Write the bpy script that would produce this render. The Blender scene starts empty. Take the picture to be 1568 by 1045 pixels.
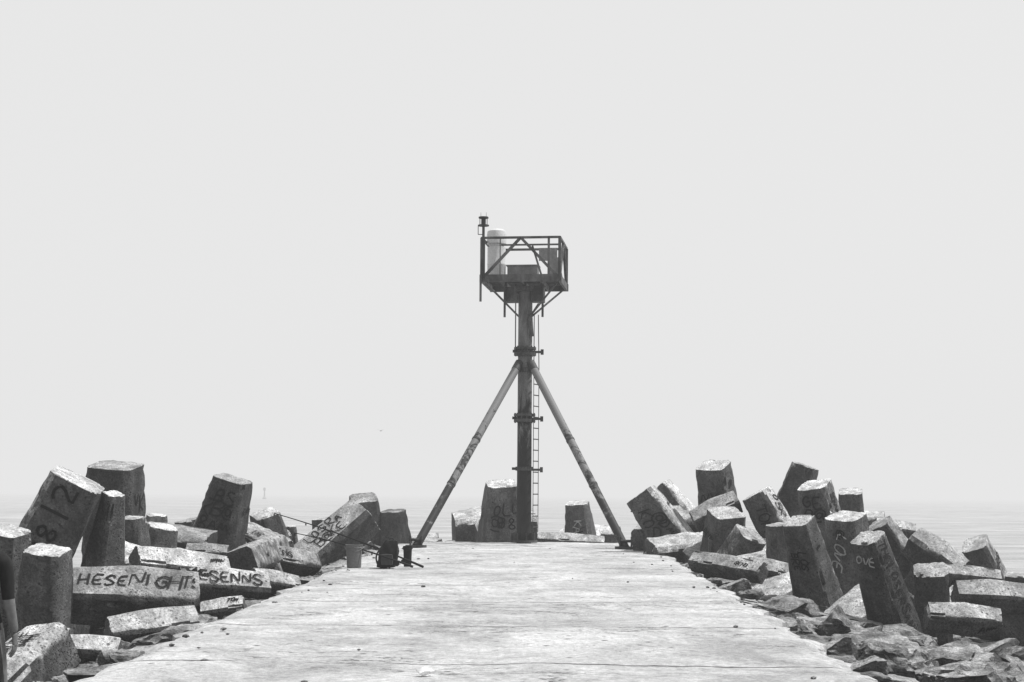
import bpy, bmesh, math, random
from mathutils import Vector, Matrix, noise
random.seed(7)
scene=bpy.context.scene
R=math.radians
# ------------------------------------------------------------------ image pixels + assumed depth to world
F=2430.0; CAMZ=1.5; ROLL=R(0.4)
def P(px,py,d):
    """image pixel coordinates and an assumed depth -> world metres"""
    dx=px-784; dy=py-757
    x=dx*math.cos(ROLL)+dy*math.sin(ROLL); y=-dx*math.sin(ROLL)+dy*math.cos(ROLL)
    return Vector((x/F*d, d, CAMZ-y/F*d))
# ------------------------------------------------------------------ node helpers
class NT:
    def __init__(s,name,rough=0.85):
        s.m=bpy.data.materials.new(name); s.m.use_nodes=True
        s.t=s.m.node_tree; s.n=s.t.nodes; s.l=s.t.links
        s.b=s.n['Principled BSDF']; s.b.inputs['Roughness'].default_value=rough
        s.b.inputs['Specular IOR Level'].default_value=0.2
        s.tc=s.n.new('ShaderNodeTexCoord'); s.geo=s.n.new('ShaderNodeNewGeometry')
    def _set(s,inp,v):
        if isinstance(v,bpy.types.NodeSocket): s.l.new(v,inp)
        else: inp.default_value=v
    def math(s,op,a,b=0.0,c=None,clamp=False):
        n=s.n.new('ShaderNodeMath'); n.operation=op; n.use_clamp=clamp
        s._set(n.inputs[0],a); s._set(n.inputs[1],b)
        if c is not None: s._set(n.inputs[2],c)
        return n.outputs[0]
    def mul(s,*a):
        c=a[0]
        for x in a[1:]: c=s.math('MULTIPLY',c,x)
        return c
    def vec(s,src,scale=(1,1,1),loc=(0,0,0),rot=(0,0,0)):
        n=s.n.new('ShaderNodeMapping'); s.l.new(src,n.inputs[0])
        n.inputs['Scale'].default_value=scale; n.inputs['Location'].default_value=loc; n.inputs['Rotation'].default_value=rot
        return n.outputs[0]
    def noise(s,v,scale,detail=6,rough=0.6,dist=0.0):
        n=s.n.new('ShaderNodeTexNoise'); s.l.new(v,n.inputs['Vector'])
        n.inputs['Scale'].default_value=scale; n.inputs['Detail'].default_value=detail
        n.inputs['Roughness'].default_value=rough; n.inputs['Distortion'].default_value=dist
        return n.outputs['Fac']
    def vor(s,v,scale,feature='F1'):
        n=s.n.new('ShaderNodeTexVoronoi'); s.l.new(v,n.inputs['Vector']); n.feature=feature
        n.inputs['Scale'].default_value=scale
        return n.outputs['Distance']
    def mr(s,v,a,b,c,d,smooth=False):
        n=s.n.new('ShaderNodeMapRange'); s._set(n.inputs[0],v)
        if smooth: n.interpolation_type='SMOOTHSTEP'
        for i,x in enumerate((a,b,c,d)): n.inputs[i+1].default_value=x
        return n.outputs[0]
    def sep(s,v):
        n=s.n.new('ShaderNodeSeparateXYZ'); s.l.new(v,n.inputs[0]); return n.outputs
    def color(s,val):
        n=s.n.new('ShaderNodeCombineColor')
        for i in range(3): s._set(n.inputs[i],val)
        s.l.new(n.outputs[0],s.b.inputs['Base Color'])
    def bump(s,h,strength=0.5,dist=0.02):
        n=s.n.new('ShaderNodeBump'); s.l.new(h,n.inputs['Height'])
        n.inputs['Strength'].default_value=strength; n.inputs['Distance'].default_value=dist
        s.l.new(n.outputs[0],s.b.inputs['Normal'])

def concrete_mat(name,base,toplight_gain):
    q=NT(name,0.95); v=q.tc.outputs['Object']; pos=q.geo.outputs['Position']
    oi=q.n.new('ShaderNodeObjectInfo')
    big=q.noise(v,1.1,6,0.65,0.6); mid=q.noise(v,5,7,0.78); fine=q.noise(v,26,4,0.85)
    stain=q.noise(q.vec(pos,(3,3,0.6),(7,1,0)),1.1,5,0.65,0.5)
    c=q.mul(q.mr(big,0.35,0.65,0.6,1.32),q.mr(mid,0.35,0.65,0.62,1.36),q.mr(fine,0.35,0.65,0.58,1.45),q.mr(stain,0.4,0.6,0.72,1.15),q.mr(oi.outputs['Random'],0,1,0.72,1.4))
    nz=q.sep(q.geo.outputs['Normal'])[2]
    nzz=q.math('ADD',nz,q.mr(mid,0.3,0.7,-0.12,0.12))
    c=q.mul(c,q.mr(nzz,0.2,0.5,1.0,toplight_gain,True))  # sunlit look painted in: upward faces get lighter colour than the sides
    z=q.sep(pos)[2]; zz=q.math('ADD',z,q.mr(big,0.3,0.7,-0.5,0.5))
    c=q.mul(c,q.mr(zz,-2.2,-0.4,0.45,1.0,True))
    pit=q.vor(v,12)
    pm=q.mul(q.mr(pit,0.14,0.27,1,0),q.mr(mid,0.47,0.57,0,1))
    pit2=q.vor(q.vec(v,(1,1,1),(3,5,7)),28)
    pm=q.math('MAXIMUM',pm,q.mul(q.mr(pit2,0.17,0.32,1,0),q.mr(big,0.43,0.58,0,1)))
    c=q.mul(c,q.mr(pm,0,1,1,0.3))
    c=q.math('MULTIPLY',c,base,clamp=True); q.color(c)
    h=q.math('ADD',q.mul(fine,0.6),q.mul(mid,1.2)); h=q.math('SUBTRACT',h,q.mul(pm,0.8))
    q.bump(h,0.8,0.045)
    return q.m
M_block=concrete_mat('weathered_concrete_lit_tops',0.084,5.0)
def rock_mat():
    q=NT('jetty_rock',0.9); v=q.geo.outputs['Position']
    big=q.noise(v,1.3,5,0.6); mid=q.noise(v,4,7,0.75,0.5); fine=q.noise(v,26,4,0.8)
    lay=q.noise(q.vec(v,(1,1,7),rot=(.2,.3,0)),2.2,5,.7,.4)
    c=q.mul(q.mr(big,0.38,0.62,0.5,1.35),q.mr(mid,0.35,0.65,0.5,1.45),q.mr(fine,0.35,0.65,0.6,1.4),q.mr(lay,.35,.6,.6,1.2))
    nz=q.sep(q.geo.outputs['Normal'])[2]; c=q.mul(c,q.mr(nz,0.2,0.75,1.0,3.0,True))  # rock tops brightened in the colour too, on top of real sunlight
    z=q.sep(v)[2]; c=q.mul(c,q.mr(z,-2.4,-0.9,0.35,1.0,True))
    c=q.math('MULTIPLY',c,0.105,clamp=True); q.color(c)
    q.bump(q.math('ADD',q.math('ADD',mid,lay),q.mul(fine,0.5)),1.0,0.08); return q.m
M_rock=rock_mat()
def deck_mat():
    q=NT('pier_deck_concrete',0.95); v=q.geo.outputs['Position']
    s1=q.noise(q.vec(v,(1.0,0.7,1)),0.7,7,0.72,0.9)
    s2=q.noise(q.vec(v,(1,0.85,1)),3.2,7,0.78,0.8)
    fine=q.noise(v,14,6,0.88)
    blot=q.noise(v,0.28,5,0.65,.8)
    c=q.mul(q.mr(s1,0.36,0.64,0.72,1.2),q.mr(s2,0.35,0.65,0.78,1.18),q.mr(blot,0.38,0.62,0.84,1.1),q.mr(fine,0.35,0.65,0.64,1.34))
    def crack(sc,loc,scale,lvl,w,mscale,mloc,m0,m1):
        cr=q.noise(q.vec(v,sc,loc),scale,7,0.7,0.4)
        line=q.mr(q.math('ABSOLUTE',q.math('SUBTRACT',cr,lvl)),w*.25,w,1,0)
        return q.mul(line,q.mr(q.noise(q.vec(v,(1,1,1),mloc),mscale,4,.6),m0,m1,0,1))
    a=crack((0.2,0.8,1),(0,0,0),0.8,0.5,0.006,0.3,(9,3,0),0.5,0.58)
    y=q.sep(v)[1]; yy=q.math('ADD',y,q.mul(q.math('SUBTRACT',q.noise(v,1.5,5,.6),.5),.25))
    m=q.math('ABSOLUTE',q.math('SUBTRACT',q.math('FRACT',q.mul(yy,.25)),.5)); j=q.mr(m,0.002,0.012,1,0)
    j=q.mul(j,q.mr(s1,.42,.5,.1,1))
    sp=q.mul(q.mr(s2,.58,.64,0,1),q.mr(blot,.46,.54,0,1))
    ln=q.math('MAXIMUM',a,j)
    pit=q.mul(q.mr(q.vor(v,3.2),0.05,0.14,1,0),q.mr(blot,0.44,0.52,0,1)); ln=q.math('MAXIMUM',ln,pit)
    c=q.mul(c,q.mr(ln,0,1,1,0.16),q.mr(sp,0,1,1,.66))
    c=q.math('MULTIPLY',c,0.43,clamp=True); q.color(c)
    h=q.math('ADD',q.mul(s2,1.0),q.mul(fine,0.4))
    h=q.math('SUBTRACT',h,q.mul(ln,0.8)); h=q.math('SUBTRACT',h,q.mul(sp,0.5)); q.bump(h,0.75,0.05)
    return q.m
M_deck=deck_mat()
def steel_mat(name,hi,lo,scale=3,thr=(0.42,0.6),metal=0.0,rough=0.6):
    q=NT(name,rough); v=q.geo.outputs['Position']
    n=q.noise(q.vec(v,(1,1,0.5)),scale,6,0.7,0.4); f=q.noise(v,30,3,0.7)
    c=q.mr(n,thr[0],thr[1],lo,hi); c=q.math('MULTIPLY',c,q.mr(f,0.3,0.7,0.8,1.15),clamp=True); q.color(c)
    q.bump(n,0.3,0.01); q.b.inputs['Metallic'].default_value=metal; return q.m
def mast_mat():
    q=NT('mast_paint',0.6); v=q.geo.outputs['Position']
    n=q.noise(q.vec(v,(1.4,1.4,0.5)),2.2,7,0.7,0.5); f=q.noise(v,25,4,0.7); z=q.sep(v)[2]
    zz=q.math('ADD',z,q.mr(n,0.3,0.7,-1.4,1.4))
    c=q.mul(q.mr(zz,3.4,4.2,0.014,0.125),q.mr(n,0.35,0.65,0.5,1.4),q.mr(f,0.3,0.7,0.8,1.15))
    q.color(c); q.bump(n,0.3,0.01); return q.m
def leg_mat():
    q=NT('leg_paint',0.6); v=q.geo.outputs['Position']
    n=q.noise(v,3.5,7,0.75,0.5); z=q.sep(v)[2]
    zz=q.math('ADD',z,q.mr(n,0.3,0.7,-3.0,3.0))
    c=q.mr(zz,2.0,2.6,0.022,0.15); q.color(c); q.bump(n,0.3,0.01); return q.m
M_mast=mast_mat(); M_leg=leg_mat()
M_steel=steel_mat('weathered_steel',0.07,0.02)
M_plat=steel_mat('platform_steel',0.11,0.04,2.5)
M_dome=steel_mat('white_fibreglass',0.58,0.48,2,(0.3,0.7),0,0.4)
M_panel=steel_mat('grey_panel',0.26,0.16,2)
M_dark=steel_mat('dark_fabric',0.02,0.008,8,(0.3,0.7),0,0.9)
M_pocket=steel_mat('pocket_fabric',0.06,0.03,8,(0.3,0.7),0,0.9)
M_bucket=steel_mat('plastic_bucket',0.16,0.11,4,(0.3,0.7),0,0.5)
M_spray=steel_mat('spray_paint',0.016,0.009,6,(0.3,0.7),0,0.8)
M_white=steel_mat('pale_spray_paint',0.4,0.22,6,(0.3,0.7),0,0.8)
M_skin=steel_mat('skin',0.14,0.11,6,(0.3,0.7),0,0.6)
M_hair=steel_mat('hair',0.04,0.02,40,(0.3,0.7),0,0.6)
M_jeans=steel_mat('jeans',0.05,0.03,30,(0.3,0.7),0,0.9)
M_paper=steel_mat('white_shell',0.85,0.7,9,(0.3,0.7),0,0.6)
# ------------------------------------------------------------------ mesh helpers
def finish(bm,name,mat,parent=None,smooth=None,loc=None):
    me=bpy.data.meshes.new(name); bmesh.ops.recalc_face_normals(bm,faces=bm.faces[:]); bm.to_mesh(me); bm.free()
    if smooth is not None:
        for p in me.polygons: p.use_smooth=True
        me.set_sharp_from_angle(angle=R(smooth))
    ob=bpy.data.objects.new(name,me); scene.collection.objects.link(ob)
    for m in (mat if isinstance(mat,(list,tuple)) else [mat]): me.materials.append(m)
    if parent: ob.parent=parent
    if loc is not None: ob.location=loc
    return ob
def frame(u,ref=Vector((0,-1,0))):
    u=u.normalized(); s=ref-u*ref.dot(u)
    if s.length<0.05: s=Vector((0,0,1))-u*u.z
    s.normalize(); return u,s,u.cross(s)
def tube(bm,p1,p2,r1,r2=None,seg=12):
    p1=Vector(p1);p2=Vector(p2); r2=r1 if r2 is None else r2
    u,s,t=frame(p2-p1,Vector((0.3,-1,0.2)))
    a=[];b=[]
    for i in range(seg):
        an=2*math.pi*i/seg; o=s*math.cos(an)+t*math.sin(an)
        a.append(bm.verts.new(p1+o*r1)); b.append(bm.verts.new(p2+o*r2))
    for i in range(seg):
        j=(i+1)%seg; bm.faces.new((a[i],a[j],b[j],b[i]))
    bm.faces.new(a[::-1]); bm.faces.new(b)
def bar(bm,p1,p2,w,h,up=Vector((0,0,1))):
    p1=Vector(p1);p2=Vector(p2); u=(p2-p1).normalized()
    t=up-u*up.dot(u)
    if t.length<0.05: t=Vector((0,1,0))-u*u.y
    t.normalize(); s=u.cross(t)
    vs=[]
    for p in (p1,p2):
        for a,b in ((-1,-1),(1,-1),(1,1),(-1,1)): vs.append(bm.verts.new(p+s*w/2*a+t*h/2*b))
    for f in ((3,2,1,0),(4,5,6,7),(0,1,5,4),(1,2,6,5),(2,3,7,6),(3,0,4,7)): bm.faces.new([vs[i] for i in f])
def lathe(bm,prof,seg=24,c=Vector((0,0,0))):
    rings=[]
    for r,z in prof:
        if r<1e-5: rings.append([bm.verts.new(c+Vector((0,0,z)))])
        else: rings.append([bm.verts.new(c+Vector((r*math.cos(2*math.pi*i/seg),r*math.sin(2*math.pi*i/seg),z))) for i in range(seg)])
    for a,b in zip(rings,rings[1:]):
        for i in range(seg):
            j=(i+1)%seg
            if len(a)==1 and len(b)==1: continue
            if len(a)==1: bm.faces.new((a[0],b[j],b[i]))
            elif len(b)==1: bm.faces.new((a[i],a[j],b[0]))
            else: bm.faces.new((a[i],a[j],b[j],b[i]))
def empty(name,loc=(0,0,0)):
    e=bpy.data.objects.new(name,None); e.location=loc; scene.collection.objects.link(e); return e
# ------------------------------------------------------------------ dolos blocks
CH=0.27
def ring_pts(a,ch):
    c=a*ch; corners=[(a,-(a-c)),(a,a-c),(a-c,a),(-(a-c),a),(-a,a-c),(-a,-(a-c)),(-(a-c),-a),(a-c,-a)]
    pts=[]
    for i in range(8):
        p=corners[i];q=corners[(i+1)%8]; n=7 if i%2==0 else 3
        for k in range(n):
            pts.append((p[0]+(q[0]-p[0])*k/n,p[1]+(q[1]-p[1])*k/n,k==0))
    return pts
def limb(bm,c,u,s,lo,hi,we,wm,hfull,ch=CH,seed=0):
    """tapered chamfered limb; c is the waist, hfull the half length where width = we"""
    t=u.cross(s)
    rows=[]
    n=max(6,int((hi+lo)/0.11))
    def w(a): return wm+(we-wm)*min(1,abs(a)/hfull)
    st=[(-lo,0.0),(-lo,0.5),(-lo,0.98)]+[(-lo+0.015+(lo+hi-0.03)*k/n,1.0) for k in range(n+1)]+[(hi,0.98),(hi,0.7),(hi,0.4),(hi,0.0)]
    off=Vector((seed*3.7,seed*1.3,seed*7.1))
    for a,k in st:
        hw=w(a)/2
        if k==0.0: rows.append([bm.verts.new(c+u*a)]); continue
        row=[]
        for x,y,edge in ring_pts(hw,ch):
            p=c+u*a+(s*x+t*y)*k
            nn=noise.fractal(p*1.4+off,0.8,2.2,4)*0.010+noise.noise(p*8+off)*0.004
            chip=(max(0,noise.noise(p*4.2+off)-0.16)*0.17+max(0,noise.noise(p*10+off)-.15)*.05)*(1.0 if (edge or k==0.98) else 0)
            d=(s*x+t*y).normalized()
            p=p+d*(nn-chip)
            if k==0.98: p+=u*(-chip*0.9)*(1 if a>0 else -1)
            row.append(bm.verts.new(p))
        rows.append(row)
    for A,B in zip(rows,rows[1:]):
        m=max(len(A),len(B))
        for i in range(m):
            j=(i+1)%m
            if len(A)==1: bm.faces.new((A[0],B[j],B[i]))
            elif len(B)==1: bm.faces.new((A[i],A[j],B[0]))
            else: bm.faces.new((A[i],A[j],B[j],B[i]))
FONT={'T':[[(0,6),(4,6)],[(2,6),(2,0)]],'H':[[(0,0),(0,6)],[(4,0),(4,6)],[(0,3),(4,3)]],'E':[[(4,6),(0,6),(0,0),(4,0)],[(0,3),(3,3)]],
'S':[[(4,5),(3,6),(1,6),(0,5),(0,4),(4,2),(4,1),(3,0),(1,0),(0,1)]],'N':[[(0,0),(0,6),(4,0),(4,6)]],'I':[[(2,0),(2,6)]],
'G':[[(4,5),(2,6),(0,4),(0,2),(2,0),(4,1),(4,3),(2,3)]],'O':[[(2,6),(0.6,5.2),(0,3),(0.6,.8),(2,0),(3.4,.8),(4,3),(3.4,5.2),(2,6)]],'L':[[(0,6),(0,0),(4,0)]],
'R':[[(0,0),(0,6),(3,6),(4,5),(3,3),(0,3),(4,0)]],'B':[[(0,0),(0,6),(3,6),(4,4.6),(3,3.2),(0,3),(3.4,3),(4,1.5),(3,0),(0,0)]],
'K':[[(0,0),(0,6)],[(4,6),(0,3),(4,0)]],'A':[[(0,0),(2,6),(4,0)],[(1,2.2),(3,2.2)]],'Y':[[(0,6),(2,3),(4,6)],[(2,3),(2,0)]],
'M':[[(0,0),(0.5,6),(2,2),(3.5,6),(4,0)]],'W':[[(0,6),(1,0),(2,4),(3,0),(4,6)]],' ':[],'V':[[(0,6),(2,0),(4,6)]],
'1':[[(1,5),(2,6),(2,0)]],'2':[[(0,5),(1,6),(3,6),(4,4.6),(0,0),(4,0)]],'8':[[(2,3),(0.4,4.5),(2,6),(3.6,4.5),(2,3),(0,1.5),(2,0),(4,1.5),(2,3)]],
'*':[[(0,1),(1,5),(2,1),(3,5),(4,1),(5,5),(5.5,2),(7,3)]],'@':[[(4,4),(2,5),(1,3),(2,1),(4,2),(4,4.5),(5,0),(6,3),(6,5),(3,6.4),(0,5),(-.6,2),(1,-.4),(4,-.6)]]}
def graffiti(parent,items,c,u,s,hw,h,mat=None):
    """hand sprayed strokes hugging a face: c waist, u axis, s face normal"""
    t=u.cross(s); bm=bmesh.new()
    for text,size,a0,b0,along,tilt,rnd in items:
        th=size*0.042+.006
        X,Y=(u,t) if along else (t,u)
        if X.cross(Y).dot(s)<0: X=-X
        if not along:
            if X.x<0 and abs(X.x)>.3: X=-X;Y=-Y
        else:
            if abs(X.x)>=abs(X.z)*.4:
                if X.x<0: X=-X;Y=-Y
            elif X.z>0: X=-X;Y=-Y
        q=Matrix.Rotation(tilt,3,s); X=q@X; Y=q@Y
        cx=-len(text)*size*0.42; slant=rnd.uniform(-.05,.3)
        for chh in text:
            jx=rnd.uniform(-.05,.05)*size; jy=rnd.uniform(-.15,.15)*size; sc=rnd.uniform(.78,1.2)
            for st in FONT[chh]:
                pts=[Vector((cx+jx+(x/6+slant*(y/6-.5)+rnd.uniform(-.05,.05))*size*sc, (y/6-.5+rnd.uniform(-.06,.06))*size*sc+jy)) for (x,y) in st]
                if len(pts)>2:
                    pp=[pts[0]]
                    for i in range(1,len(pts)-1):
                        pp+= [pts[i].lerp(pts[i-1],.25),pts[i].lerp(pts[i+1],.25)]
                    pts=pp+[pts[-1]]
                for p,qq in zip(pts,pts[1:]):
                    dv=(qq-p)
                    if dv.length<1e-4: continue
                    nn=Vector((-dv.y,dv.x)).normalized()*th*rnd.uniform(.7,1.2); e=dv.normalized()*th*0.5
                    N=5; prev=None
                    for k in range(N+1):
                        m=(p-e).lerp(qq+e,k/N); w0=X*m.x+Y*m.y+u*a0+t*b0
                        a=w0.dot(u); b=w0.dot(t)
                        if a>h-.06 or a<-h+.06 or abs(b)>hw(a)*(1-CH)-.01: prev=None; continue
                        pr=[]
                        for sg in (-1,1):
                            v=m+nn*sg; w=c+u*a0+t*b0+X*v.x+Y*v.y
                            aa=(w-c).dot(u); w=w-s*(w-c).dot(s)+s*(hw(aa)+0.015)
                            pr.append(bm.verts.new(w))
                        if prev: bm.faces.new((prev[0],prev[1],pr[1],pr[0]))
                        prev=pr
            cx+=size*0.84
    for v in [v for v in bm.verts if not v.link_faces]: bm.verts.remove(v)
    if not bm.verts: bm.free(); return
    ob=finish(bm,'sprayed_lettering',mat or M_spray); ob.parent=parent; ob.matrix_parent_inverse=parent.matrix_world.inverted()
NB=0
TAGS=['LOSR','KAT','BRE*','@','**','TOM','SENG','8@','ENO','A*','NYL','GR@B','*E','HI','SKT','B@','MW*','LOVE','8B','VK','*','@*']
def block(tx,ty,td,bx,by,bd,wpx,roll=0,kind='F',taper=1.5,text=None,tsize=0.35,along=True,ta=None,tb=0,face=0,shank=True,tilt=None,tags=None,ttilt=0):
    global NB; NB+=1
    rnd=random.Random(NB)
    if kind=='F':
        if tilt is None: tilt=.14
        Lp=math.hypot(tx-bx,ty-by)*td/F; td-=Lp*tilt*.5; bd+=Lp*tilt*.5
    T=P(tx,ty,td); B=P(bx,by,bd)
    ph=abs((roll+45)%90-45); ph=R(ph); we=wpx*td/F/(math.cos(ph)+(1-CH)*math.sin(ph)); L=(T-B).length
    u,s,t=frame(T-B); q=Matrix.Rotation(R(roll),3,u); s=q@s; t=u.cross(s)
    bm=bmesh.new()
    if kind=='F':
        h=max(2.4*we,L*0.95); lo=h*0.5; c=T-u*h; wm=we*taper
        limb(bm,c,u,s,lo,h,we,wm,h,seed=NB)
    else:
        h=L/2; lo=h; c=(T+B)/2; wm=we*taper
        limb(bm,c,u,s,h,h,we,wm,h,seed=NB)
    if shank:
        best=max((s,-s,t,-t),key=lambda v:v.dot(Vector((0,0.55,-0.85))))
        v2=best.cross(u); sl=2.2*we
        limb(bm,c+best*sl*0.5,best,v2,sl*0.5,sl*0.5,wm*0.9,wm*0.9,sl,seed=NB+50)
        limb(bm,c+best*sl,v2,best,h*0.6,h*0.6,we,wm,h,seed=NB+90)
    for v in bm.verts: v.co-=c
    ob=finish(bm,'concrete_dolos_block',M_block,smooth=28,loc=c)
    bpy.context.view_layer.update()
    def hw(a): return (wm+(we-wm)*min(1,abs(a)/h))/2
    items={}
    if text:
        for i,tx_ in enumerate(text.split('|')):
            n=len(text.split('|')); sh=(i-(n-1)/2)*tsize*1.15
            aa=(h*0.68 if ta is None else ta*h); bb=tb
            if along: bb+=sh
            else: aa-=sh
            items.setdefault((face,0),[]).append((tx_,tsize,aa,bb,along,ttilt,rnd))
    ntag=(2 if we>.5 and L>1.3 else (1 if rnd.random()<.6 else 0)) if tags is None else tags
    for k in range(ntag):
        f=rnd.choice((0,0,1 if roll<0 else 3)) if not text else rnd.choice(((face+1)%4,(face+3)%4))
        if kind!='F' : f=rnd.choice((0,3,3))
        items.setdefault((f,1 if rnd.random()<.15 and f==0 else 0),[]).append((rnd.choice(TAGS),we*rnd.uniform(.24,.42),h*rnd.uniform(.45,.85)*(1 if kind=='F' else rnd.choice((-.8,.8))),rnd.uniform(-.12,.12)*we,rnd.random()<(.5 if kind=='F' else 1),rnd.uniform(-.3,.3),rnd))
    for (f,wh),it in items.items(): graffiti(ob,it,c,u,(s,t,-s,-t)[f],hw,h,M_white if wh else M_spray)
    return ob
# ---- left flank
block(120,734,27,60,850,27.2,90,10,taper=1.2,text='O8I2',tsize=.42,along=True,ta=.66,tilt=-.05,tags=0)
block(174,756,27.4,157,880,27.6,34,-38,taper=2.0,tags=0)
block(177,712,33,176,800,33,78,-8,text='KTE',tsize=.3,along=False,taper=1.2,tilt=.2)
block(12,812,24,0,950,24,66,-20,taper=1.3,tilt=.25,tags=1)
block(72,842,23.5,66,985,23.5,66,-10,taper=1.4,tilt=.25,tags=0)
block(302,918,22.5,110,912,22,84,45,kind='B',taper=1.15,text='THESENIGHTS',tsize=.205,face=3,ta=0,shank=False,tags=0)
block(202,792,31,208,880,31,40,-25)
block(250,806,32,238,862,32,50,25)
block(240,788,36,238,840,36,34,20)
block(290,796,38,300,850,38,46,-30)
block(357,733,36,332,832,36,58,-10,taper=1.5,text='LBS|KB@|8A*',tsize=.3,along=False,ta=.62,tilt=.15)
block(345,875,28,205,860,27,46,45,kind='B',taper=1.15,shank=False)
block(410,902,24.5,272,892,24,48,45,kind='B',taper=1.15,text='YESENNS',tsize=.2,face=3,ta=0,shank=False)
block(370,862,28,425,840,33,52,20,kind='B',taper=1.2)
block(405,786,40,418,840,40,48,28,tilt=.4)
block(445,806,42,446,850,42,16,0,taper=1.5)
block(430,845,35,385,822,36,28,44,kind='B',shank=False,taper=1.15)
block(480,866,32,405,853,31,38,45,kind='B',shank=False,taper=1.15)
block(455,898,26.5,385,886,26,32,44,kind='B',shank=False,taper=1.2)
block(495,794,46,500,840,46,34,-20)
block(560,788,43,478,862,41.5,66,48,taper=1.2,text='LOSRA|B@KE',tsize=.28,face=3,ta=.5,tilt=.5,tags=0)
block(557,762,48,560,810,48,46,15,tilt=.4)
block(602,782,48,606,842,48,38,-15)
block(350,848,33,285,845,33,26,44,kind='B',shank=False,taper=1.15)
block(300,952,19.5,165,972,19,52,45,kind='B',shank=False,taper=1.15)
block(185,998,17,85,993,17,42,45,kind='B',shank=False,taper=1.15)
block(80,990,16.5,0,1070,15.5,100,48,taper=1.2,text='NOTE|*H',tsize=.14,face=3)
block(375,928,22,310,938,22,32,45,kind='B',shank=False,taper=1.15)
block(110,983,19,30,988,19,42,45,kind='B',shank=False,taper=1.15)
# ---- head of the pier
block(768,740,49.8,770,838,50,50,8,taper=1.75,text='YOLL|@B8',tsize=.36,along=False,ta=.6,tb=-.05,tilt=.2)
block(884,770,51.5,890,838,51.5,38,-14,taper=1.5,tilt=.2)
block(925,832,50.5,822,826,50.5,22,45,kind='B',shank=False,taper=1.2,tags=0)
block(672,826,50.5,640,830,50.5,20,30,kind='B',shank=False,taper=1.2,tags=0)
block(698,834,51,675,838,51,14,30,kind='B',shank=False,taper=1.2,tags=0)
block(500,838,46,452,850,45,20,30,kind='B',shank=False,taper=1.2,tags=0)
# ---- right flank
block(981,757,42,1048,850,41.5,54,-16,taper=1.3,text='KOSNR|@O*',tsize=.3,ta=.45)
block(1012,744,44,1062,805,43.5,34,-30,taper=1.3,tags=0)
block(1092,712,42,1102,790,42,56,-32,taper=1.2,tilt=.35)
block(1130,768,39.5,1062,800,39.5,36,45,taper=1.2,kind='B')
block(1112,785,38.5,1106,840,38.5,58,20,taper=1.25,tilt=.4)
block(1158,755,39.5,1200,830,39,50,-32,taper=1.25,tilt=.35)
block(1234,713,40,1204,800,40,44,-32,taper=1.4)
block(1246,742,38,1268,830,38,56,-32,taper=1.3,text='GE|B@',tsize=.28,along=False,ta=.72,tilt=.25)
block(1302,752,44,1304,810,44,40,-14,taper=1.3,tilt=.3)
block(1222,797,29.5,1258,935,29.5,52,-42,taper=1.5,text='BRE|LOS',tsize=.15,tilt=.34,ta=.6)
block(1190,803,33,1196,870,33,34,10,taper=1.3)
block(1295,790,34,1302,890,34,64,-42,taper=1.25,tilt=.25)
block(1328,823,27.5,1374,972,27.5,54,-48,taper=1.45,text='THELOSERSANY',tsize=.19,face=1,ta=.45,tilt=.34,tags=1)
block(1345,802,36,1375,850,36,46,-34,taper=1.3)
block(1395,828,35,1470,880,34.5,50,-44,taper=1.2,kind='B')
block(1492,832,38,1516,880,38,48,-32,taper=1.15,tilt=.45)
block(1425,872,29.5,1428,930,29.5,58,-14,taper=1.1,tilt=.4)
block(1568,918,27,1462,913,27,48,42,kind='B',shank=False,taper=1.2)
block(1562,880,29.5,1560,930,29.5,50,-20,taper=1.2)
block(1530,953,25,1418,943,25,42,42,kind='B',shank=False,taper=1.25)
block(1150,818,36,1130,850,36,54,30,taper=1.2,tilt=.4)
block(1097,820,38.5,1100,865,38.5,26,-20)
block(1168,878,30,1062,860,31,34,48,kind='B',shank=False,taper=1.15)
block(1206,880,31,1145,870,31,34,48,kind='B',shank=False,taper=1.15)
block(1530,888,33,1440,878,33,30,46,kind='B',shank=False,taper=1.15)
block(985,822,46,990,850,46,26,10,tags=0)
block(1400,815,38,1340,806,38,26,45,kind='B',shank=False,taper=1.15)
# ------------------------------------------------------------------ pier deck
def xl(y): return -3.56
def xr(y): return 3.02+(y-12)*0.033
bm=bmesh.new(); NX=80; ys=[-14+0.14*i for i in range(int((49.6+14)/0.14)+1)]
top=[]
for y in ys:
    row=[]
    l=xl(y)+noise.fractal(Vector((0,y*1.3,1)),0.7,2,6)*0.2; r=xr(y)+noise.fractal(Vector((5,y*1.3,1)),0.7,2,6)*0.2
    for i in range(NX+1):
        k=i/NX; x=l+(r-l)*k
        z=noise.fractal(Vector((x*0.9,y*0.9,0)),0.7,2.1,6)*0.018
        e=min(k,1-k)*(r-l)
        if e<0.2: z-= (0.2-e)*0.5*(0.4+1.2*abs(noise.noise(Vector((x,y*2,4)))))
        row.append(bm.verts.new((x,y,z)))
    top.append(row)
for a,b in zip(top,top[1:]):
    for i in range(NX): bm.faces.new((a[i],a[i+1],b[i+1],b[i]))
def skirt(vs):
    low=[bm.verts.new((v.co.x,v.co.y,-2.2)) for v in vs]
    for i in range(len(vs)-1): bm.faces.new((vs[i],vs[i+1],low[i+1],low[i]))
skirt([r[0] for r in top]); skirt([r[-1] for r in top]); skirt(top[-1]); skirt(top[0])
finish(bm,'concrete_pier',M_deck,smooth=40)
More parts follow.
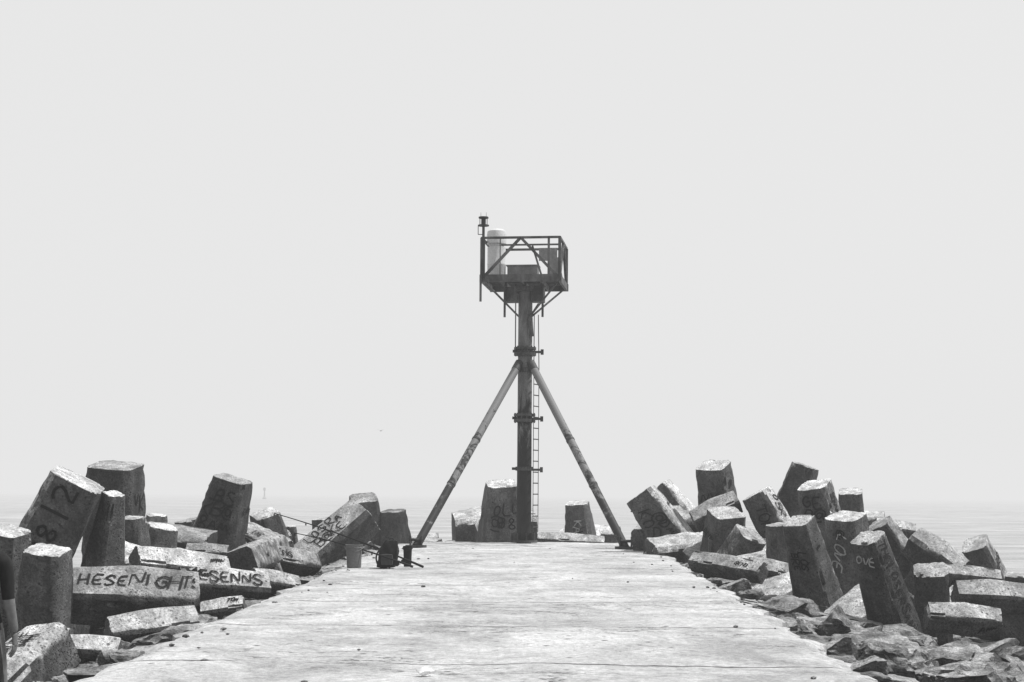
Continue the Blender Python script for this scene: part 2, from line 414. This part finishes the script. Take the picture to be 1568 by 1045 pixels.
# ------------------------------------------------------------------ mound + boulders
def mound_z(x,y):
    if x<xl(y): s=xl(y)-x; z=-0.42-0.17*s
    elif x>xr(y): s=x-xr(y); z=-0.40-0.22*s
    else: s=0; z=-0.6
    if y>50: z-= (y-50)*0.45
    return z-max(0,s-9)*0.4
bm=bmesh.new(); g=[]
for j in range(0,150):
    y=-16+j*0.5; row=[]
    for i in range(0,90):
        x=-20+i*0.45; row.append(bm.verts.new((x,y,mound_z(x,y)-0.35+noise.fractal(Vector((x*.7,y*.7,0)),.8,2,4)*0.3)))
    g.append(row)
for a,b in zip(g,g[1:]):
    for i in range(len(a)-1): bm.faces.new((a[i],a[i+1],b[i+1],b[i]))
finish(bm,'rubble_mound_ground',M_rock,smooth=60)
ico=bmesh.new(); bmesh.ops.create_icosphere(ico,subdivisions=5,radius=1); ICO=[v.co.copy() for v in ico.verts]; ICOF=[[v.index for v in f.verts] for f in ico.faces]; ico.free()
ico=bmesh.new(); bmesh.ops.create_icosphere(ico,subdivisions=4,radius=1); ICO3=[v.co.copy() for v in ico.verts]; ICOF3=[[v.index for v in f.verts] for f in ico.faces]; ico.free()
def boulder(bm,c,size,rnd,flat=0.6,hi=False):
    V,Fc=(ICO,ICOF) if hi else (ICO3,ICOF3)
    planes=[]
    for _ in range(11):
        n=Vector((rnd.gauss(0,1),rnd.gauss(0,1),rnd.gauss(0,1))).normalized(); planes.append((n,rnd.uniform(0.4,0.8)))
    planes.append((Vector((rnd.uniform(-.5,.5),rnd.uniform(-.7,.2),1)).normalized(),0.42))
    rot=Matrix.Rotation(rnd.uniform(0,6.28),3,'Z')@Matrix.Rotation(rnd.uniform(-.3,.3),3,'X'); sx,sy,sz=size*rnd.uniform(.8,1.45),size*rnd.uniform(.7,1.1),size*flat*rnd.uniform(.8,1.2)
    off=Vector((rnd.uniform(0,50),)*3); vs=[]
    for v in V:
        p=v.copy()
        for n,h in planes:
            d=p.dot(n)-h
            if d>0: p-=n*d
        p=Vector((p.x*sx,p.y*sy,p.z*sz))
        st=noise.noise(Vector((p.x*1.2,p.y*1.2,p.z*9))+off)*.04
        p+=p.normalized()*(noise.fractal(p*3.5+off,.6,2,6)*0.07*size**.5+st*size)
        vs.append(bm.verts.new(c+rot@p))
    for f in Fc: bm.faces.new([vs[i] for i in f])
for side,(n,name) in enumerate(((230,'boulder_pile'),(330,'boulder_pile'))):
    rnd=random.Random(31+side); bm=bmesh.new()
    for k in range(n):
        y=8+43*(k/n)+rnd.uniform(-.5,.5); s=abs(rnd.gauss(0,1))*3.2+0.15
        if s>9: s=rnd.uniform(.2,3)
        sz=rnd.uniform(.4,.85)*(0.8 if s<1.2 else 1.1)
        x=(xl(y)-s-sz*.55) if side==0 else (xr(y)+s+sz*.55)
        z=mound_z(x,y)+rnd.uniform(-.2,.1)
        boulder(bm,Vector((x,y,z)),sz,rnd,rnd.uniform(.45,.85),hi=(y<18 and s<4))
    for k in range(80):
        y=9+40*k/80+rnd.uniform(-.2,.2); sz=rnd.uniform(.2,.5)
        x=xl(y)-sz*.8 if side==0 else xr(y)+sz*.75
        boulder(bm,Vector((x,y,-0.22+rnd.uniform(-.15,.05))),sz,rnd,.5,hi=(y<15))
    if side==1:
        for k in range(34):
            y=11.5+24*(k/34)+rnd.uniform(-.4,.4); x=xr(y)+rnd.uniform(.7,3.4); sz=rnd.uniform(.5,.9)
            boulder(bm,Vector((x,y,mound_z(x,y)+.14)),sz,rnd,rnd.uniform(.4,.7),hi=(y<22))
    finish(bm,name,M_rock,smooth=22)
# ------------------------------------------------------------------ sea
q=NT('sea_water',0.25); v=q.geo.outputs['Position']
w1=q.noise(q.vec(v,(0.25,0.6,1)),1.0,6,0.65,0.4); w2=q.noise(q.vec(v,(0.03,0.12,1)),1.0,5,0.65); w3=q.noise(q.vec(v,(0.12,0.22,1)),1.0,5,0.7,.3)
q.color(q.mul(q.mr(w2,0.35,0.65,0.22,0.34),q.mr(w3,.38,.62,.65,1.25))); q.b.inputs['IOR'].default_value=1.33; q.b.inputs['Specular IOR Level'].default_value=0.5
q.bump(q.math('ADD',q.math('ADD',w1,q.mul(w3,1.2)),q.mul(w2,1.5)),0.6,0.5)
bm=bmesh.new(); S=3400
vs=[bm.verts.new((x,y,-2.6)) for x,y in ((-S,-S),(S,-S),(S,S),(-S,S))]; bm.faces.new(vs)
finish(bm,'sea',q.m)
# ------------------------------------------------------------------ navigation tower
TX,TY=P(802,832,48.5).x,48.5
tower=empty('navigation_light_tower',(TX,TY,0))
bm=bmesh.new()
tube(bm,(0,0,-0.1),(0,0,7.75),0.225,0.215,32)
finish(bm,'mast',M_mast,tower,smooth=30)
bm=bmesh.new()
for z,r,h in ((0.06,.42,.07),(2.28,.27,.12),(3.75,.33,.09),(3.92,.33,.07),(5.78,.34,.09),(5.95,.34,.07),(5.3,.27,.14)):
    tube(bm,(0,0,z-h/2),(0,0,z+h/2),r,r,28)
for z in (3.83,5.87):
    for i in range(12):
        a=i*math.pi/6+.2; tube(bm,(.3*math.cos(a),.3*math.sin(a),z-.15),(.3*math.cos(a),.3*math.sin(a),z+.15),.022,.022,8)
for i in range(8):
    a=i*math.pi/4+.2; d=Vector((math.cos(a),math.sin(a),0))
    bar(bm,d*.2+Vector((0,0,.2)),d*.4+Vector((0,0,.2)),.02,.24)
for z in (2.25,3.8,5.84):
    bar(bm,(.2,-.1,z),(.56,-.1,z),.07,.07); bar(bm,(.52,-.1,z-.08),(.52,-.1,z+.08),.09,.09); bar(bm,(-.38,0,z+.03),(-.2,0,z+.03),.12,.08)
finish(bm,'mast_flanges',M_steel,tower,smooth=30)
for i,(fx,sx) in enumerate(((637,-1),(958,1))):
    foot=Vector((P(fx,838,44).x-TX,44-TY,0.02)); headp=Vector((sx*.2,-.2,5.45))
    bm=bmesh.new(); tube(bm,foot,headp,.118,.118,20)
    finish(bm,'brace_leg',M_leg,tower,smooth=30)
    bm=bmesh.new(); u=(headp-foot).normalized()
    tube(bm,foot+Vector((0,0,-.03)),foot+Vector((0,0,.05)),.3,.3,16)
    bar(bm,foot+Vector((-.16,0,.03)),foot+Vector((-.16,0,.32)),.03,.28); bar(bm,foot+Vector((.16,0,.03)),foot+Vector((.16,0,.32)),.03,.28)
    tube(bm,foot+Vector((-.2,0,.2)),foot+Vector((.2,0,.2)),.04,.04,10)
    for k in (.32,.56): tube(bm,foot+(headp-foot)*k,foot+(headp-foot)*(k+.008),.13,.13,20)
    tube(bm,headp-u*.25,headp+u*.08,.13,.13,20); bar(bm,headp-u*.1,Vector((0,0,5.35)),.05,.3)
    finish(bm,'leg_fittings',M_steel,tower,smooth=30)
bm=bmesh.new(); a0=Vector((.27,-.22,0)); b0=Vector((.43,.12,0))
for p in (a0,b0): bar(bm,p+Vector((0,0,.35)),p+Vector((0,0,5.3)),.045,.02,Vector((1,0,0)))
z=.5
while z<5.3: tube(bm,a0+Vector((0,0,z)),b0+Vector((0,0,z)),.018,.018,8); z+=.335
for z in (.9,2.25,3.8,5.2): bar(bm,(.2,-.05,z),(.35,-.05,z),.03,.03)
tube(bm,(.43,.1,5.3),(.4,.1,7),.014,.014,6); tube(bm,(.27,-.2,5.3),(.27,-.2,7),.014,.014,6)
finish(bm,'ladder',M_steel,tower)
# platform
plat=empty('platform'); plat.parent=tower; plat.rotation_euler=(0,0,R(-7)); plat.location=(-0.02,0,0)
H=1.17; Z0=7.95; ZT=9.16
bm=bmesh.new()
for p,qq in (((-H,-H),(H,-H)),((-H,H),(H,H))): bar(bm,(p[0]-.06,p[1],Z0),(qq[0]+.06,qq[1],Z0),.08,.22)
for sx in (-1,1): bar(bm,(sx*H,-H+.05,Z0),(sx*H,H-.05,Z0),.08,.216)
for x in (-.6,0,.6): bar(bm,(x,-H+.05,Z0-.03),(x,H-.05,Z0-.03),.06,.14)
for k in range(34): y=-H+.08+k*(2*H-.16)/33; bar(bm,(-H+.04,y,Z0+.07),(H-.04,y,Z0+.07),.012,.04)
finish(bm,'platform_frame',M_plat,plat)
bm=bmesh.new()
def rail(a,b,truss,mid=True):
    a=Vector((a[0],a[1],0)); b=Vector((b[0],b[1],0)); m=(a+b)/2; zt=Vector((0,0,ZT)); zb=Vector((0,0,Z0+.1)); zm=Vector((0,0,ZT-.22))
    bar(bm,a+zt,b+zt,.065,.065)
    if mid: bar(bm,a.lerp(b,.25)+zm,b+zm,.035,.05)
    bar(bm,a+zb,a+zt,.085,.085); 
    if truss:
        bar(bm,a+(b-a)*.05+zb,m+zt,.08,.08); bar(bm,b-(b-a)*.05+zb,m+zt,.08,.08)
rail((-H,-H),(H,-H),True); rail((H,-H),(H,H),True,False); rail((H,H),(-H,H),False,False); rail((-H,H),(-H,-H),False,False)
bar(bm,(H*.72,-H,Z0+.1),(H*.72,-H,ZT),.065,.065)
bar(bm,(.35,-H+.03,ZT-.25),(.62,-H+.03,Z0+.1),.055,.055); bar(bm,(-.62,-H+.03,ZT-.03),(-.62,-H+.03,Z0+.1),.03,.03)
finish(bm,'railing',M_plat,plat)
bm=bmesh.new()
bar(bm,(-.62,0,Z0-.36),(-.22,0,Z0-.36),.5,.44); bar(bm,(.22,0,Z0-.36),(.6,0,Z0-.36),.5,.44)
bar(bm,(-.3,0,Z0-.2),(.3,0,Z0-.2),.7,.14)
for sx in (-1,1):
    for sy in (-1,1): tube(bm,(sx*H*.93,sy*H*.8,Z0-.1),(sx*.2,sy*.15,6.95),.03,.03,8)
    tube(bm,(sx*.58,-.3,Z0-.1),(sx*.58,-.3,6.88),.035,.035,8)
tube(bm,(-H-.02,-H-.06,Z0+.1),(-H-.02,-H-.06,7.25),.035,.035,8)
tube(bm,(-.25,-.24,7.9),(-.25,-.24,5.9),.018,.018,8)
tube(bm,(.2,-.25,6.9),(.24,-.25,6.3),.07,.07,10); tube(bm,(.2,-.25,6.9),(.45,-.2,7.3),.03,.03,8)
finish(bm,'platform_braces',M_plat,plat)
bm=bmesh.new(); c=Vector((-.84,-.3,Z0+.1))
lathe(bm,[(0,0),(.26,0),(.28,.05),(.28,.4),(.285,.41),(.285,.45),(.28,.46),(.28,.95),(.23,.97),(.23,1.04),(.3,1.06),(.3,1.32),(.28,1.44),(.2,1.5),(0,1.53)],28,c)
finish(bm,'radome',M_dome,plat,smooth=40)
bm=bmesh.new(); bar(bm,(-.5,-.1,Z0+.3),(.42,-.1,Z0+.3),.5,.36); bar(bm,(-.54,-.1,Z0+.5),(.46,-.1,Z0+.5),.56,.03)
finish(bm,'battery_box',M_panel,plat)
bm=bmesh.new(); bar(bm,(.33,.9,ZT-.2),(.9,.9,ZT-.2),.03,.4)
vs=[bm.verts.new(p) for p in ((.6,.86,ZT-.4),(.95,.8,ZT-.3),(1.08,.8,Z0+.3),(.62,.86,Z0+.28))]; bm.faces.new(vs)
finish(bm,'solar_panel',M_panel,plat)
bm=bmesh.new(); x,y=-H+.05,-H-.03
tube(bm,(x,y,Z0),(x,y,ZT+.35),.045,.04,10); bar(bm,(x,y,Z0),(x,y,ZT),.1,.07)
tube(bm,(x,y,ZT+.35),(x,y,ZT+.38),.17,.17,16); tube(bm,(x,y,ZT+.58),(x,y,ZT+.62),.15,.15,16)
tube(bm,(x,y,ZT+.38),(x,y,ZT+.58),.07,.07,14)
for i in range(4):
    a=i*math.pi/2+.6; tube(bm,(x+.12*math.cos(a),y+.12*math.sin(a),ZT+.38),(x+.12*math.cos(a),y+.12*math.sin(a),ZT+.58),.012,.012,6)
for dx in (-.08,.08): tube(bm,(x+dx,y,ZT+.62),(x+dx,y,ZT+.76),.008,.004,6)
tube(bm,(x-.16,y,ZT+.1),(x-.16,y,ZT+.35),.012,.012,6); bar(bm,(x-.16,y,ZT+.1),(x,y,ZT+.1),.02,.02)
finish(bm,'signal_lantern',M_steel,plat,smooth=30)
# ------------------------------------------------------------------ fishing gear
def bucket(px,py,r,h,mat,name):
    d=1.5*F/(py-757); e=P(px,py,d); e.z=0.012; bm=bmesh.new()
    lathe(bm,[(0,0),(r*.84,0),(r*.86,.01),(r*.97,h*.84),(r*1.05,h*.85),(r*1.05,h*.88),(r*.98,h*.89),(r,h*.96),(r*1.06,h*.97),(r*1.06,h),(r*.96,h),(r*.8,.02),(0,.02)],28)
    pr=None
    for i in range(13):
        a=math.pi*i/12; p=Vector((r*1.08*math.cos(a),-r*.55*math.sin(a)-.02-r*.3*math.sin(a),h*.9-r*1.0*math.sin(a)*.55))
        if pr: tube(bm,pr,p,.008,.008,6)
        pr=p
    for sx in (-1,1): tube(bm,(sx*r*.98,0,h*.9),(sx*r*1.14,0,h*.9),.02,.02,8)
    return finish(bm,name,mat,smooth=35,loc=e)
bucket(542,872,.165,.46,M_bucket,'plastic_bucket')
bucket(624,870,.09,.42,M_dark,'bait_bucket')
bp=empty('backpack',(P(591,872,31.7).x,31.7,0.012))
bm=bmesh.new(); bmesh.ops.create_cube(bm,size=1)
bmesh.ops.subdivide_edges(bm,edges=bm.edges[:],cuts=9,use_grid_fill=True)
for v in bm.verts:
    p=v.co*2; p=p.lerp(p.normalized()*1.15,.28)
    k=max(0,min(1,(p.z+1)/2)); wdt=1-.5*max(0,k-.45)**1.4*1.6
    v.co=Vector((p.x*.185*wdt+.11*k,p.y*.14*wdt,k*.56))+Vector((1,1,0))*noise.noise(p*2.2)*.03+Vector((0,0,noise.noise(p*3)*.02))
finish(bm,'pack_body',M_dark,bp,smooth=50)
bm=bmesh.new(); bmesh.ops.create_cube(bm,size=1); bmesh.ops.subdivide_edges(bm,edges=bm.edges[:],cuts=5,use_grid_fill=True)
for v in bm.verts:
    p=v.co*2; p=p.lerp(p.normalized()*1.1,.3); v.co=Vector((p.x*.12+.03,p.y*.05-.17,p.z*.11+.17))
finish(bm,'front_pocket',M_pocket,bp,smooth=50)
bm=bmesh.new()
pr=None
for i in range(9):
    a=math.pi*i/8; p=Vector((.11+.05*math.cos(a),0,.54+.06*math.sin(a)))
    if pr: tube(bm,pr,p,.012,.012,8)
    pr=p
pr=None
for i in range(9):
    a=math.pi*i/8; p=Vector((-.16-.07*math.sin(a)+.08*i/8,-.03,.06+.36*i/8))
    if pr: tube(bm,pr,p,.018,.018,8)
    pr=p
finish(bm,'straps',M_pocket,bp,smooth=50)
def rod(a,b):
    e=empty('fishing_rod',a); bm=bmesh.new(); v=b-a; 
    tube(bm,Vector((0,0,0)),v*.12,.026,.022,8); 
    pr=v*.12
    for i in range(1,9):
        k=.12+.88*i/8; p=v*k+Vector((0,0,-.22*k*k+.22*k*.12))
        tube(bm,pr,p,.021-.012*(k-.1),.021-.012*k,7); 
        if i%2==0: tube(bm,p+Vector((0,-.012,-.012)),p+Vector((0,-.012,-.055)),.014,.014,8)
        pr=p
    finish(bm,'rod_blank',M_spray,e)
    bm=bmesh.new(); c=v*.13; tube(bm,c+Vector((0,-.03,-.06)),c+Vector((0,.05,-.06)),.045,.045,14); tube(bm,c+Vector((.0,-.03,-.06)),c+Vector((.07,-.06,-.06)),.008,.008,6); tube(bm,c,c+Vector((0,0,-.06)),.014,.014,8)
    finish(bm,'reel',M_dark,e)
rod(Vector((P(648,873,31.6).x,31.6,.04)),P(420,772,33.0))
rod(Vector((P(632,867,31.2).x,31.2,.06)),P(452,802,32.2))
e=P(649,1035,13.1); bm=bmesh.new(); rnd=random.Random(3)
boulder(bm,Vector((0,0,.03)),.055,rnd,.6); boulder(bm,Vector((.05,.01,.02)),.04,rnd,.5)
finish(bm,'clam_shell',M_paper,smooth=30,loc=(e.x,e.y,0.01))
# loose stone chips on the deck
bm=bmesh.new(); rnd=random.Random(12)
for k in range(60):
    y=rnd.uniform(12,46); x=rnd.uniform(xl(y)+.1,xr(y)-.1)
    if rnd.random()<.6: x=rnd.choice((xl(y)+abs(rnd.gauss(0,.35))+.1,xr(y)-abs(rnd.gauss(0,.35))-.1))
    r=rnd.uniform(.012,.04); c0=Vector((x,y,.012))
    m=bmesh.ops.create_icosphere(bm,subdivisions=1,radius=r)
    for v in m['verts']: v.co=Vector((v.co.x*rnd.uniform(.7,1.4),v.co.y*rnd.uniform(.7,1.4),v.co.z*.6))+c0
finish(bm,'stone_chips',M_rock)
# distant beacon
d=1000; b=P(405,757,d); bm=bmesh.new()
lathe(bm,[(0,-.5),(1.2,-.5),(1.3,.6),(.9,1.0),(.5,1.5),(.4,5.2),(.8,5.4),(.8,6.9),(0,7.4)],12)
finish(bm,'channel_buoy',M_panel,loc=(b.x,b.y,-2.6))
# gull
g0=P(583,660,190); bm=bmesh.new()
lathe(bm,[(0,-.22),(.03,-.18),(.06,-.05),(.055,.08),(.03,.16),(.035,.2),(.012,.24),(0,.28)],10)
for v in bm.verts: v.co=Vector((v.co.z,v.co.y,v.co.x))
for sy in (-1,1):
    a=[bm.verts.new(p) for p in ((.08,sy*.03,.02),(-.05,sy*.03,.02),(-.05,sy*.3,.14),(.06,sy*.3,.14))]; bm.faces.new(a)
    t2=bm.verts.new((-.12,sy*.62,.05)); bm.faces.new((a[3],a[2],t2))
finish(bm,'seagull',M_panel,loc=g0).rotation_euler=(0,0,R(70))
# ------------------------------------------------------------------ person
def skin(name,verts,edges,rad,mat,parent,levels=2):
    me=bpy.data.meshes.new(name); me.from_pydata(verts,edges,[]); ob=bpy.data.objects.new(name,me); scene.collection.objects.link(ob)
    bpy.context.view_layer.objects.active=ob
    m=ob.modifiers.new('s','SKIN'); m.use_smooth_shade=True
    for i,r in enumerate(rad):
        sv=me.skin_vertices[0].data[i]; sv.radius=r if isinstance(r,tuple) else (r,r); sv.use_root=(i==0)
    ob.modifiers.new('ss','SUBSURF').levels=levels
    dg=bpy.context.evaluated_depsgraph_get(); ev=ob.evaluated_get(dg); nm=bpy.data.meshes.new_from_object(ev)
    ob.modifiers.clear(); ob.data=nm; nm.materials.clear()
    for mm in mat: nm.materials.append(mm)
    for p in nm.polygons: p.use_smooth=True
    ob.parent=parent; return ob
pd=11.0; pz=-0.37
per=empty('person',(P(0,900,pd).x-.140,pd,pz))
V=[(0,0,.95),(0,.0,1.08),(0,.0,1.25),(0,-.01,1.38),(0,0,1.47),(0,.01,1.53),
 (.12,-.01,1.40),(.185,-.01,1.375),(.205,-.02,1.12),(.235,.03,.88),
 (-.12,-.01,1.40),(-.195,-.01,1.375),(-.235,-.04,1.12),(-.25,.0,.88),
 (.095,0,.88),(.11,.10,.50),(.11,.02,.10),(.12,.16,.035),
 (-.095,0,.88),(-.11,-.03,.50),(-.11,-.18,.12),(-.12,-.06,.035)]
E=[(0,1),(1,2),(2,3),(3,4),(4,5),(3,6),(6,7),(7,8),(8,9),(3,10),(10,11),(11,12),(12,13),(0,14),(14,15),(15,16),(16,17),(0,18),(18,19),(19,20),(20,21)]
RR=[(.15,.11),(.13,.1),(.15,.11),(.13,.1),.06,.055,(.08,.07),.06,.045,.03,(.08,.07),.06,.045,.03,.09,.062,.042,.04,.09,.062,.042,.04]
body=skin('body',V,E,RR,[M_dark,M_skin,M_jeans],per)
for p in body.data.polygons:
    c=p.center
    if c.z>1.47: p.material_index=1
    elif abs(c.x)>.155 and c.z<1.12: p.material_index=1
    elif c.z<.07: p.material_index=0
    elif c.z<.96 : p.material_index=2
def hand(sx,w):
    w=Vector(w)
    skin('palm',[w+Vector((0,0,.02)),w+Vector((0,.0,-.03)),w+Vector((0,.005,-.085))],[(0,1),(1,2)],[(.024,.027),(.018,.036),(.014,.04)],[M_skin],per)
    for i,(yy,ln) in enumerate(((.032,.075),(.011,.084),(-.011,.078),(-.031,.062))):
        a=w+Vector((0,yy*.9,-.07)); b=a+Vector((-sx*.004,yy*.1,-ln*.5)); c=b+Vector((-sx*.014,0,-ln*.36)); d=c+Vector((-sx*.017,0,-ln*.22))
        skin('finger',[a,b,c,d],[(0,1),(1,2),(2,3)],[.0095,.009,.008,.0065],[M_skin],per)
    a=w+Vector((0,.02,-.02)); skin('thumb',[a,a+Vector((-sx*.008,.03,-.03)),a+Vector((-sx*.014,.042,-.062)),a+Vector((-sx*.018,.042,-.085))],[(0,1),(1,2),(2,3)],[.013,.012,.010,.0075],[M_skin],per)
hand(1,(.235,.032,.87)); hand(-1,(-.25,.0,.87))
bm=bmesh.new(); bmesh.ops.create_uvsphere(bm,u_segments=32,v_segments=24,radius=1)
for v in bm.verts:
    x,y,z=v.co; k=1-.28*max(0,-z)*(1 if y>-0.2 else .6)
    v.co=Vector((x*.076*k,y*.098*(1-.1*max(0,-z)),z*.118)); 
    if y>.55:
        v.co.y+=.022*math.exp(-((x/.16)**2+((z+.12)/.22)**2)); v.co.y-=.010*math.exp(-(((abs(x)-.38)/.16)**2+((z-.08)/.13)**2)); v.co.y+=.007*math.exp(-((x/.3)**2+((z+.5)/.08)**2))
    v.co+=Vector((0,.03,1.635))
for sx in (-1,1):
    cc=Vector((sx*.077,.02,1.63)); sz=(.01,.02,.032)
    r=bmesh.ops.create_icosphere(bm,subdivisions=2,radius=1)
    for v in r['verts']: v.co=Vector((v.co.x*sz[0],v.co.y*sz[1],v.co.z*sz[2]))+cc
finish(bm,'head',M_skin,per,smooth=60)
bm=bmesh.new()
for sx in (-1,1):
    r=bmesh.ops.create_icosphere(bm,subdivisions=2,radius=.011)
    for v in r['verts']: v.co+=Vector((sx*.029,.113,1.645))
finish(bm,'eyes',M_spray,per,smooth=60)
bm=bmesh.new(); bmesh.ops.create_uvsphere(bm,u_segments=32,v_segments=20,radius=1)
for v in list(bm.verts):
    x,y,z=v.co; v.co=Vector((x*.085,y*.104,z*.126))*(1+.03*noise.noise(v.co*4))+Vector((0,.018,1.65))
bmesh.ops.delete(bm,geom=[v for v in bm.verts if v.co.z<1.60 and v.co.y>-.02 or v.co.y>.075 and v.co.z<1.70 or v.co.z<1.55],context='VERTS')
finish(bm,'hair',M_hair,per,smooth=60)
bm=bmesh.new(); boulder(bm,Vector((0,0,0)),.75,random.Random(5),.5,True)
zt=max(v.co.z for v in bm.verts)
finish(bm,'flat_boulder',M_rock,smooth=24,loc=(per.location.x-.1,pd,pz-zt+.03))
# ------------------------------------------------------------------ sea haze
fm=bpy.data.materials.new('sea_haze'); fm.use_nodes=True; t=fm.node_tree; t.nodes.clear()
o=t.nodes.new('ShaderNodeOutputMaterial'); ab=t.nodes.new('ShaderNodeVolumeAbsorption'); em=t.nodes.new('ShaderNodeEmission'); ad=t.nodes.new('ShaderNodeAddShader')
SG=0.0011; ab.inputs['Color'].default_value=(0,0,0,1); ab.inputs['Density'].default_value=SG
em.inputs['Color'].default_value=(.80,.80,.80,1); em.inputs['Strength'].default_value=SG  # haze glows by its own emission, standing in for scattered light
t.links.new(ab.outputs[0],ad.inputs[0]); t.links.new(em.outputs[0],ad.inputs[1]); t.links.new(ad.outputs[0],o.inputs['Volume'])
bm=bmesh.new(); bmesh.ops.create_cube(bm,size=1)
for v in bm.verts: v.co=Vector((v.co.x*6000,v.co.y*6000,v.co.z*50+20))
finish(bm,'sea_haze',fm)
# ------------------------------------------------------------------ light
EL=R(60); AZ=R(86)
sd=Vector((math.cos(EL)*math.sin(AZ),math.cos(EL)*math.cos(AZ),math.sin(EL)))
sl=bpy.data.lights.new('sun','SUN'); sl.energy=5.0; sl.angle=R(1.5); sl.color=(1,1,1)
so=bpy.data.objects.new('sun',sl); scene.collection.objects.link(so); so.rotation_euler=sd.to_track_quat('Z','Y').to_euler()
w=bpy.data.worlds.new('World'); scene.world=w; w.use_nodes=True; t=w.node_tree; bg=t.nodes['Background']; bg.inputs[1].default_value=0.1
sk=t.nodes.new('ShaderNodeTexSky'); sk.sky_type='NISHITA'; sk.sun_disc=False; sk.sun_elevation=EL; sk.sun_rotation=AZ; sk.dust_density=5
bw=t.nodes.new('ShaderNodeRGBToBW'); ma=t.nodes.new('ShaderNodeMath'); ma.operation='MULTIPLY_ADD'; ma.inputs[1].default_value=.12; ma.inputs[2].default_value=7.75
cc=t.nodes.new('ShaderNodeCombineColor'); t.links.new(sk.outputs[0],bw.inputs[0]); t.links.new(bw.outputs[0],ma.inputs[0])
for i in range(3): t.links.new(ma.outputs[0],cc.inputs[i])
t.links.new(cc.outputs[0],bg.inputs[0])
# ------------------------------------------------------------------ camera
cd=bpy.data.cameras.new('camera'); cam=bpy.data.objects.new('camera',cd); scene.collection.objects.link(cam)
cam.location=(0,0,CAMZ); cam.rotation_euler=(R(90),-ROLL,0); cd.sensor_width=36; cd.lens=36*F/1568; cd.shift_y=(757-522.5)/1568
cd.clip_end=9000; cd.clip_start=.1; scene.camera=cam
scene.view_settings.view_transform='Standard'; scene.view_settings.look='None'; scene.view_settings.exposure=0
